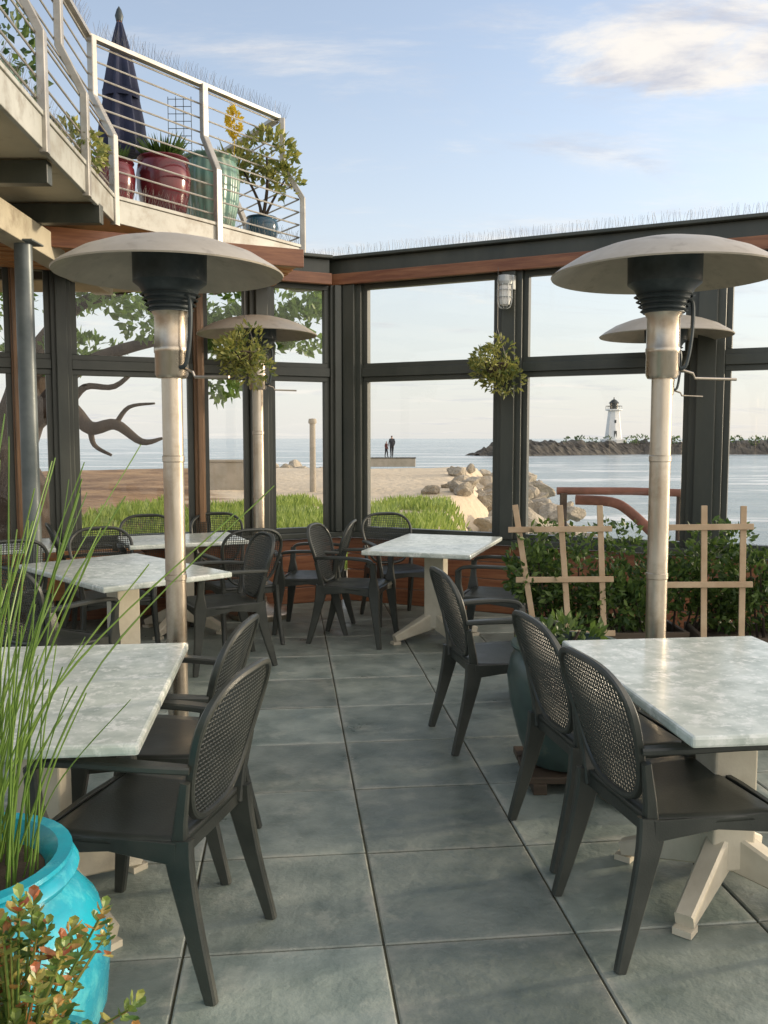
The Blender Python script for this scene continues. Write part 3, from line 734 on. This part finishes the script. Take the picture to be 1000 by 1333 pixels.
for z in(-.07,-.13): mb.tube([(math.cos(q*.524)*.064,math.sin(q*.524)*.064-.03,z) for q in range(12)],.004,5,closed=True)
mb.obj('wire_cage','grey',l,smooth=True)
tag(l,'grey caged bulkhead lamp fixed to the dark mullion','wall lamp')
bn=empty('timber_bench',(C0.x,C0.y,0),AL)
mb=MB()
for k in range(4): mb.box((-3.1,-.17-k*.1,.60),(2.2,.092,.035))
mb.obj('bench_seat','warm',bn,bevel=.006)
mb=MB()
for x in (-4.0,-3.1,-2.2): mb.box((x,-.32,.29),(.07,.36,.58))
mb.box((-3.1,-.48,.42),(2.1,.03,.3))
mb.obj('bench_leg','warm',bn,bevel=.006); tag(bn,'long warm timber bench under the beach windows','bench')

# ---------------------------------------------------------------- trees outside
random.seed(21)
tr=empty('cypress_tree',(-6.0,14.0,-.5))
mb=MB()
limbs=[([(0,0,0),(.15,0,.9),(.0,-.1,1.7),(.4,-.2,2.5),(.7,-.5,3.4)],[.75,.6,.5,.34,.22]),
([(.1,-.2,1.9),(.8,-.5,2.45),(1.3,-.8,2.5),(1.7,-1,2.2),(2.1,-1.1,2.25),(2.5,-1.2,2.0),(2.8,-1.2,2.05)],[.26,.19,.14,.10,.08,.05,.02]),
([(.5,-.2,2.3),(1.6,-1,3.1),(3.2,-2,3.4),(4.3,-2.8,3.3),(5.1,-3,3.35)],[.15,.10,.06,.04,.02]),
([(.7,-.5,3.3),(1.5,-.8,4.0),(2.8,-1.5,4.2)],[.15,.1,.04]),([(.3,0,1.9),(-.8,.3,3.0),(-1.8,.4,4.0)],[.2,.13,.06]),
([(1.3,-.8,2.5),(1.6,-.9,2.8),(2.1,-1.1,2.8),(2.5,-1.2,3.1)],[.08,.05,.04,.02]),([(1.7,-1,2.2),(1.75,-1,1.95),(2.0,-1,1.8)],[.05,.035,.02]),([(2.1,-1.1,2.25),(2.3,-1.1,2.5),(2.7,-1.2,2.55)],[.04,.03,.015])]
for pts,r in limbs: mb.tube(cr(pts,5),r,10)
mb.obj('trunk','bark',tr,smooth=True)
mb=MB(); foliage(mb,[((3.95,-2.9,3.0),(.35,.5,.45),420),((4.3,-2.9,3.35),(.5,.5,.3),420),((5.05,-3,3.4),(.35,.4,.28),300),((3.2,-2.2,3.6),(.7,.6,.3),400),((2.4,-1.4,4.3),(1,.8,.4),600),((1.2,-.6,4.5),(1.2,1,.6),900),((-1.2,.3,4.4),(1.4,1,.8),900),((4.6,-2.9,3.8),(.8,.6,.25),420),((0,-.3,5.2),(1.8,1.3,.6),900),((1.2,-.7,3.3),(.9,.6,.3),420),((-.6,-.5,2.4),(.7,.5,.5),500)],.14,.55)
mb.obj('crown','tleaf',tr); tag(tr,'gnarled coastal cypress with spreading limbs outside the beach windows','tree')

# ---------------------------------------------------------------- rocks
random.seed(31)
def rockmesh(sd):
    bm=bmesh.new(); bmesh.ops.create_icosphere(bm,subdivisions=4,radius=1)
    pl=[(rvec().normalized(),rnd(.5,.78)) for _ in range(13)]
    for v in bm.verts:
        p=v.co.copy()
        for n_,d in pl:
            k=p.dot(n_)
            if k>d: p-=n_*(k-d)*.96
        p*=1+.14*noise.noise(p*1.7+Vector((sd,0,0)))+.07*noise.noise(p*4)+.04*noise.noise(p*9)
        v.co=p
    me=bpy.data.meshes.new('boulder'); bm.to_mesh(me); bm.free(); me.materials.append(M['rock'])
    me.polygons.foreach_set('use_smooth',[True]*len(me.polygons))
    try: me.set_sharp_from_angle(angle=R(24))
    except Exception: pass
    return me
RM=[rockmesh(k*7.3) for k in range(6)]
def boulder(x,y,s,z=None,label='rough tan boulder lying at the edge of the sand'):
    o=bpy.data.objects.new('boulder',RM[random.randrange(6)]); COL.objects.link(o)
    o.location=(x,y,gh(x,y)+s*.25 if z is None else z); o.rotation_euler=(rnd(-.5,.5),rnd(-.5,.5),rnd(0,6)); o.scale=(s*rnd(.8,1.3),s*rnd(.8,1.2),s*rnd(.55,.85))
    return tag(o,label,'rock','boulders along the shore')
for k in range(110):
    y=random.choice([rnd(17,24),rnd(22,40),rnd(36,74)]); x=bound(y)+rnd(-1.5,1.9)
    boulder(x,y,rnd(.2,.58)*(1+ (y-17)*.016),z=max(gh(x,y),-1.6)+rnd(.05,.45))
for k in range(26):
    y=rnd(27,52); x=bound(y)-rnd(.8,3.4)
    boulder(x,y,rnd(.22,.5),label='pale boulder scattered on the open sand')
for x,y,s in((3.3,29,.6),(4.1,31,.7),(3.2,36,.6),(4.6,27,.7),(3.9,22,.65),(4.4,20,.6),(5.2,40,.9),(5.4,34,.8)): boulder(x,y,s,label='large pale boulder resting on the sand by the water')
for k in range(26): boulder(-6+rnd(-3.2,2.6),64+rnd(-3,3),rnd(.5,.95),label='dark boulder in a low pile on the beach')

def ridge(name,p0,p1,w,top,n,mt,label,cat,endtaper=True):
    random.seed(9); mb=MB(); P0=Vector(p0);P1=Vector(p1); d=(P1-P0); ln=d.length; d.normalize(); s2=Vector((-d.y,d.x)); m=15; vs=[];fs=[]
    for i in range(n+1):
        t=i/n; c_=P0+d*ln*t; tt=min(1,t*10) if endtaper else 1
        for j in range(m):
            u=j/(m-1)*2-1; pr=(1-abs(u)**1.6)
            q=c_+s2*u*w; z=-3+(top+3)*pr*tt
            cell=noise.cell(Vector((q.x*.8,q.y*.8,0)))
            nn=noise.noise(Vector((q.x*.35,q.y*.35,0)))*.9+noise.noise(Vector((q.x*.9,q.y*.9,4)))*.9+cell*.9
            vs.append((q.x,q.y,z+nn*pr*.75))
    for i in range(n):
        for j in range(m-1): fs.append((i*m+j,i*m+j+1,(i+1)*m+j+1,(i+1)*m+j))
    o=mb.add(vs,fs).obj(name,mt); return tag(o,label,cat)
ridge('rock_jetty',(22,205),(70,236),9,.45,200,'jrock','long dark rock jetty leading out to the lighthouse','jetty')
ridge('rock_jetty',(55,232),(190,222),9,.8,400,'jrock','broad rock breakwater carrying the white lighthouse','jetty')
MB().prism([(55,226),(190,214),(190,225),(55,236)],-2.6,-1.7).obj('beach_strip','ground')['kind']='structure'
random.seed(77); mb=MB()
foliage(mb,[((48+k*3.3+rnd(),231+rnd(-2,2)-k*.2,.9+rnd(0,.5)),(rnd(1,2.4),1.5,rnd(.5,1.0)),60) for k in range(32)],.7,.6)
o=mb.obj('jetty_scrub','leaf'); tag(o,'low scrub growing along the far breakwater','scrub',kind='stuff')
lh=empty('lighthouse',(60,232,.3))
MB().lathe([(.001,0),(3.4,0),(3.4,.9),(2.3,1.1),(1.95,4),(1.5,8.2),(1.5,8.4)],8).obj('tower','white',lh)
MB().lathe([(1.5,8.35),(2.15,8.5),(2.15,8.8),(1.2,8.85),(.001,8.85)],16).obj('gallery','white',lh)
MB().lathe([(1.1,8.84),(1.1,10.3)],12).obj('lantern_room','lgreen',lh)
MB().lathe([(1.35,10.3),(1.2,10.6),(.6,11.2),(.15,11.4),(.12,11.9),(.001,11.9)],16).obj('lantern_roof','lgreen',lh,smooth=True)
mb=MB(); mb.tube([(math.cos(q*.524)*2.1,math.sin(q*.524)*2.1,9.6) for q in range(12)],.06,5,closed=True)
for q in range(12): mb.tube([(math.cos(q*.524)*2.1,math.sin(q*.524)*2.1,8.8),(math.cos(q*.524)*2.1,math.sin(q*.524)*2.1,9.6)],.05,4)
mb.obj('gallery_railing','lgreen',lh)
MB().box((0,-1.98,2.2),(.7,.3,1.9)).box((0,-1.72,5.6),(.45,.3,.8)).obj('door','lgreen',lh)
tag(lh,'white tapered lighthouse with dark lantern on the rock breakwater','lighthouse')

pp=empty('rusty_pipeline',(6.0,22.5,0))
MB().tube([(-1.55,.2,.20),(.3,.1,.20),(1.7,-.1,.16)],.10,14).tube(cr([(-1.0,.5,-.05),(-.1,.4,-.1),(.35,.2,-.35),(.95,-.2,-1.0),(1.2,-.4,-1.5)],4),.13,14).obj('pipe','rust',pp,smooth=True)
mb=MB()
for x in(-1.4,1.6): mb.box((x,.1,-1.35),(.16,.16,3.0))
mb.obj('pipe_support','bark',pp,bevel=.01); tag(pp,'rusty red dredge pipe on short piles above the water','pipe')
lw=empty('low_wall',(-5.85,34,-.6)); MB().box((0,0,.62),(1.9,.35,1.25)).obj('wall_body','concrete',lw,bevel=.03); MB().box((0,0,1.29),(2.0,.45,.09)).obj('coping','concrete',lw,bevel=.02)
tag(lw,'short concrete block wall standing on the beach','wall')
sw=empty('sea_wall',(.3,79,-.9)); MB().box((0,0,.3),(5.0,.8,.75)).obj('wall_body','concrete',sw,bevel=.05); MB().box((0,0,.71),(5.1,.9,.08)).obj('coping','jrock',sw,bevel=.02)
tag(sw,'low stone sea wall at the end of the beach','wall')
bp_=empty('beach_post',(-2.7,33.5,-.6)); MB().tube([(0,0,0),(0,0,2.75)],[.12,.11],14).obj('shaft','concrete',bp_,smooth=True); MB().lathe([(.001,2.9),(.14,2.88),(.16,2.75),(.14,2.70),(.001,2.7)],16).obj('cap','concrete',bp_,smooth=True)
tag(bp_,'pale wooden bollard post with rounded cap on the sand','post')
o=MB().tube([(0,0,0),(-.03,0,1.2),(-.12,0,2.05)],[.13,.12,.07],12).obj('driftwood_post','bark',smooth=True,loc=(-2.1,33,-.5)); tag(o,'dark leaning driftwood post stuck in the sand','post')

# ---------------------------------------------------------------- people
def person(loc,rz,scale,top,legs,label,arm=0,stride=.1):
    me=bpy.data.meshes.new('p'); V=[(0,0,.95),(0,0,1.12),(0,.01,1.33),(0,0,1.47),(0,.02,1.55),(0,.02,1.69)]
    Rr=[.15,.15,.18,.06,.065,.10]; Ed=[(0,1),(1,2),(2,3),(3,4),(4,5)]
    for sx in(-1,1):
        b0_=len(V)
        V+=[(sx*.18,0,1.40),(sx*.24,-.02,1.14),(sx*.21,.10+arm,.93),(sx*.205,.13+arm,.84)]; Rr+=[.07,.055,.038,.033]; Ed+=[(2,b0_),(b0_,b0_+1),(b0_+1,b0_+2),(b0_+2,b0_+3)]
        b1=len(V); st_=stride*sx
        V+=[(sx*.09,0,.88),(sx*.10,st_*.6+.02,.49),(sx*.10,st_,.09),(sx*.11,st_+.14,.03)]; Rr+=[.11,.075,.05,.038]; Ed+=[(0,b1),(b1,b1+1),(b1+1,b1+2),(b1+2,b1+3)]
    me.from_pydata(V,Ed,[]); o=bpy.data.objects.new('p',me); COL.objects.link(o)
    o.modifiers.new('s','SKIN')
    for i,v in enumerate(me.skin_vertices[0].data): v.radius=(Rr[i],Rr[i]*.85); v.use_root=(i==0)
    s=o.modifiers.new('u','SUBSURF'); s.levels=2; s.render_levels=2
    dg=bpy.context.evaluated_depsgraph_get(); ev=o.evaluated_get(dg); nm=bpy.data.meshes.new_from_object(ev)
    bpy.data.objects.remove(o)
    for k in ('skin',top,legs,'hair'): nm.materials.append(M[k])
    for p in nm.polygons:
        c_=p.center; p.use_smooth=True
        if c_.z>1.70 or (c_.z>1.58 and c_.y<.0): p.material_index=3
        elif c_.z>1.46 or (abs(c_.x)>.17 and c_.z<.92): p.material_index=0
        elif c_.z>.92: p.material_index=1
        else: p.material_index=2
    b=bpy.data.objects.new('person',nm); COL.objects.link(b); b.location=loc; b.rotation_euler.z=rz; b.scale=(scale,)*3
    return tag(b,label,'person')
person((.70,79,-.15),R(20),1.15,'cloth_dark','cloth_dark','person in dark jacket and trousers standing on the sea wall')
person((.20,79,-.15),R(-60),.85,'cloth_red','cloth_dark','smaller person in rust jacket standing on the sea wall')
person((-17.5,86,-.55),R(90),.95,'cloth_pale','cloth_dark','person in pale top walking along the beach',stride=.2)

# ---------------------------------------------------------------- light, sky
SUNAZ=R(74); SUNEL=R(10)
sun=bpy.data.lights.new('sun','SUN'); sun.energy=3.4; sun.angle=R(4.0); sun.color=(1,.84,.62)
so=bpy.data.objects.new('sun',sun); COL.objects.link(so)
dv=Vector((math.sin(SUNAZ)*math.cos(SUNEL),math.cos(SUNAZ)*math.cos(SUNEL),math.sin(SUNEL)))
so.rotation_euler=dv.to_track_quat('Z','Y').to_euler()
w=bpy.data.worlds.new('World'); scene.world=w; w.use_nodes=True; N=w.node_tree.nodes; L=w.node_tree.links
bg=N['Background']; bg.inputs['Strength'].default_value=.15
sk=N.new('ShaderNodeTexSky'); sk.sky_type='NISHITA'; sk.sun_disc=False; sk.sun_elevation=R(14); sk.sun_rotation=SUNAZ; sk.air_density=1.0; sk.dust_density=.6; sk.ozone_density=1.5
tc=N.new('ShaderNodeTexCoord'); sp=N.new('ShaderNodeSeparateXYZ'); L.new(tc.outputs['Generated'],sp.inputs[0])
def math_(op,a,b=None,c=None):
    n=N.new('ShaderNodeMath'); n.operation=op
    for i,x in enumerate((a,b,c)):
        if x is None: continue
        if isinstance(x,(int,float)): n.inputs[i].default_value=x
        else: L.new(x,n.inputs[i])
    return n.outputs[0]
den=math_('MAXIMUM',math_('ADD',sp.outputs['Z'],.12),.03)
px=math_('DIVIDE',sp.outputs['X'],den); py=math_('DIVIDE',sp.outputs['Y'],den)
cb=N.new('ShaderNodeCombineXYZ'); L.new(px,cb.inputs[0]); L.new(py,cb.inputs[1])
def cnoise(scale,sx,sy,rot,seed,rough=.6):
    mp=N.new('ShaderNodeMapping'); mp.inputs['Scale'].default_value=(sx,sy,1); mp.inputs['Rotation'].default_value=(0,0,rot); mp.inputs['Location'].default_value=(seed,seed*.7,0)
    L.new(cb.outputs[0],mp.inputs[0]); n=N.new('ShaderNodeTexNoise'); n.inputs['Scale'].default_value=scale; n.inputs['Detail'].default_value=9; n.inputs['Roughness'].default_value=rough; n.inputs['Distortion'].default_value=.4
    L.new(mp.outputs[0],n.inputs['Vector']); return n.outputs['Fac']
def mrange(v,a,b,c=0,d=1):
    m=N.new('ShaderNodeMapRange'); m.interpolation_type='SMOOTHSTEP'
    m.inputs['From Min'].default_value=a; m.inputs['From Max'].default_value=b; m.inputs['To Min'].default_value=c; m.inputs['To Max'].default_value=d
    L.new(v,m.inputs['Value']); return m.outputs[0]
wisp=mrange(cnoise(1.6,.6,1.5,R(-35),4.4,.65),.48,.74,0,.65)
ex=math_('SUBTRACT',sp.outputs['X'],.31); ez=math_('SUBTRACT',sp.outputs['Z'],.368)
q=math_('ADD',math_('MULTIPLY',math_('MULTIPLY',ex,ex),20),math_('MULTIPLY',math_('MULTIPLY',ez,ez),270))
bank=mrange(math_('SUBTRACT',math_('MULTIPLY',cnoise(2.4,.8,1.2,0,7.7,.65),1.9),math_('MULTIPLY',q,.75)),.42,.92,0,.95)
cl=math_('MAXIMUM',wisp,bank)
haze=mrange(sp.outputs['Z'],-.02,.42,.90,.22)
def colmix(fac,a,b,bt='MIX'):
    m=N.new('ShaderNodeMix'); m.data_type='RGBA'; m.blend_type=bt
    for s,v in (('Factor',fac),('A',a),('B',b)):
        if isinstance(v,(tuple,int,float)): m.inputs[s].default_value=v
        else: L.new(v,m.inputs[s])
    m.clamp_result=False
    return m.outputs['Result']
tint=colmix(1.0,sk.outputs[0],(2.25,1.95,1.85,1),'MULTIPLY')
hz=colmix(haze,tint,(5.15,5.3,5.35,1))
ccol=colmix(mrange(cnoise(3.5,.8,1.3,0,2.2),.38,.6),(4.2,4.3,4.8,1),(6.9,6.5,6.0,1))
sky=colmix(cl,hz,ccol)
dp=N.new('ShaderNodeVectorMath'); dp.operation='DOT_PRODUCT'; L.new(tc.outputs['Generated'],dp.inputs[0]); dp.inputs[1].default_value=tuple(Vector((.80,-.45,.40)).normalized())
fill_glow=mrange(dp.outputs['Value'],.15,1.0,0,1)  # warm fill light added to the unseen sky, right and behind the camera
sky=colmix(fill_glow,sky,(9.5,7.8,5.8,1),'ADD')
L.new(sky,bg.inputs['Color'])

# ---------------------------------------------------------------- camera
cam=bpy.data.cameras.new('camera'); co=bpy.data.objects.new('camera',cam); COL.objects.link(co)
co.location=(0,0,1.55); co.rotation_euler=(R(90-4.77),0,0)
cam.sensor_fit='VERTICAL'; cam.sensor_height=24; cam.lens=24*1150/1333; cam.clip_start=.05; cam.clip_end=20000
scene.camera=co
scene.view_settings.view_transform='Standard'; scene.view_settings.look='None'; scene.view_settings.exposure=0
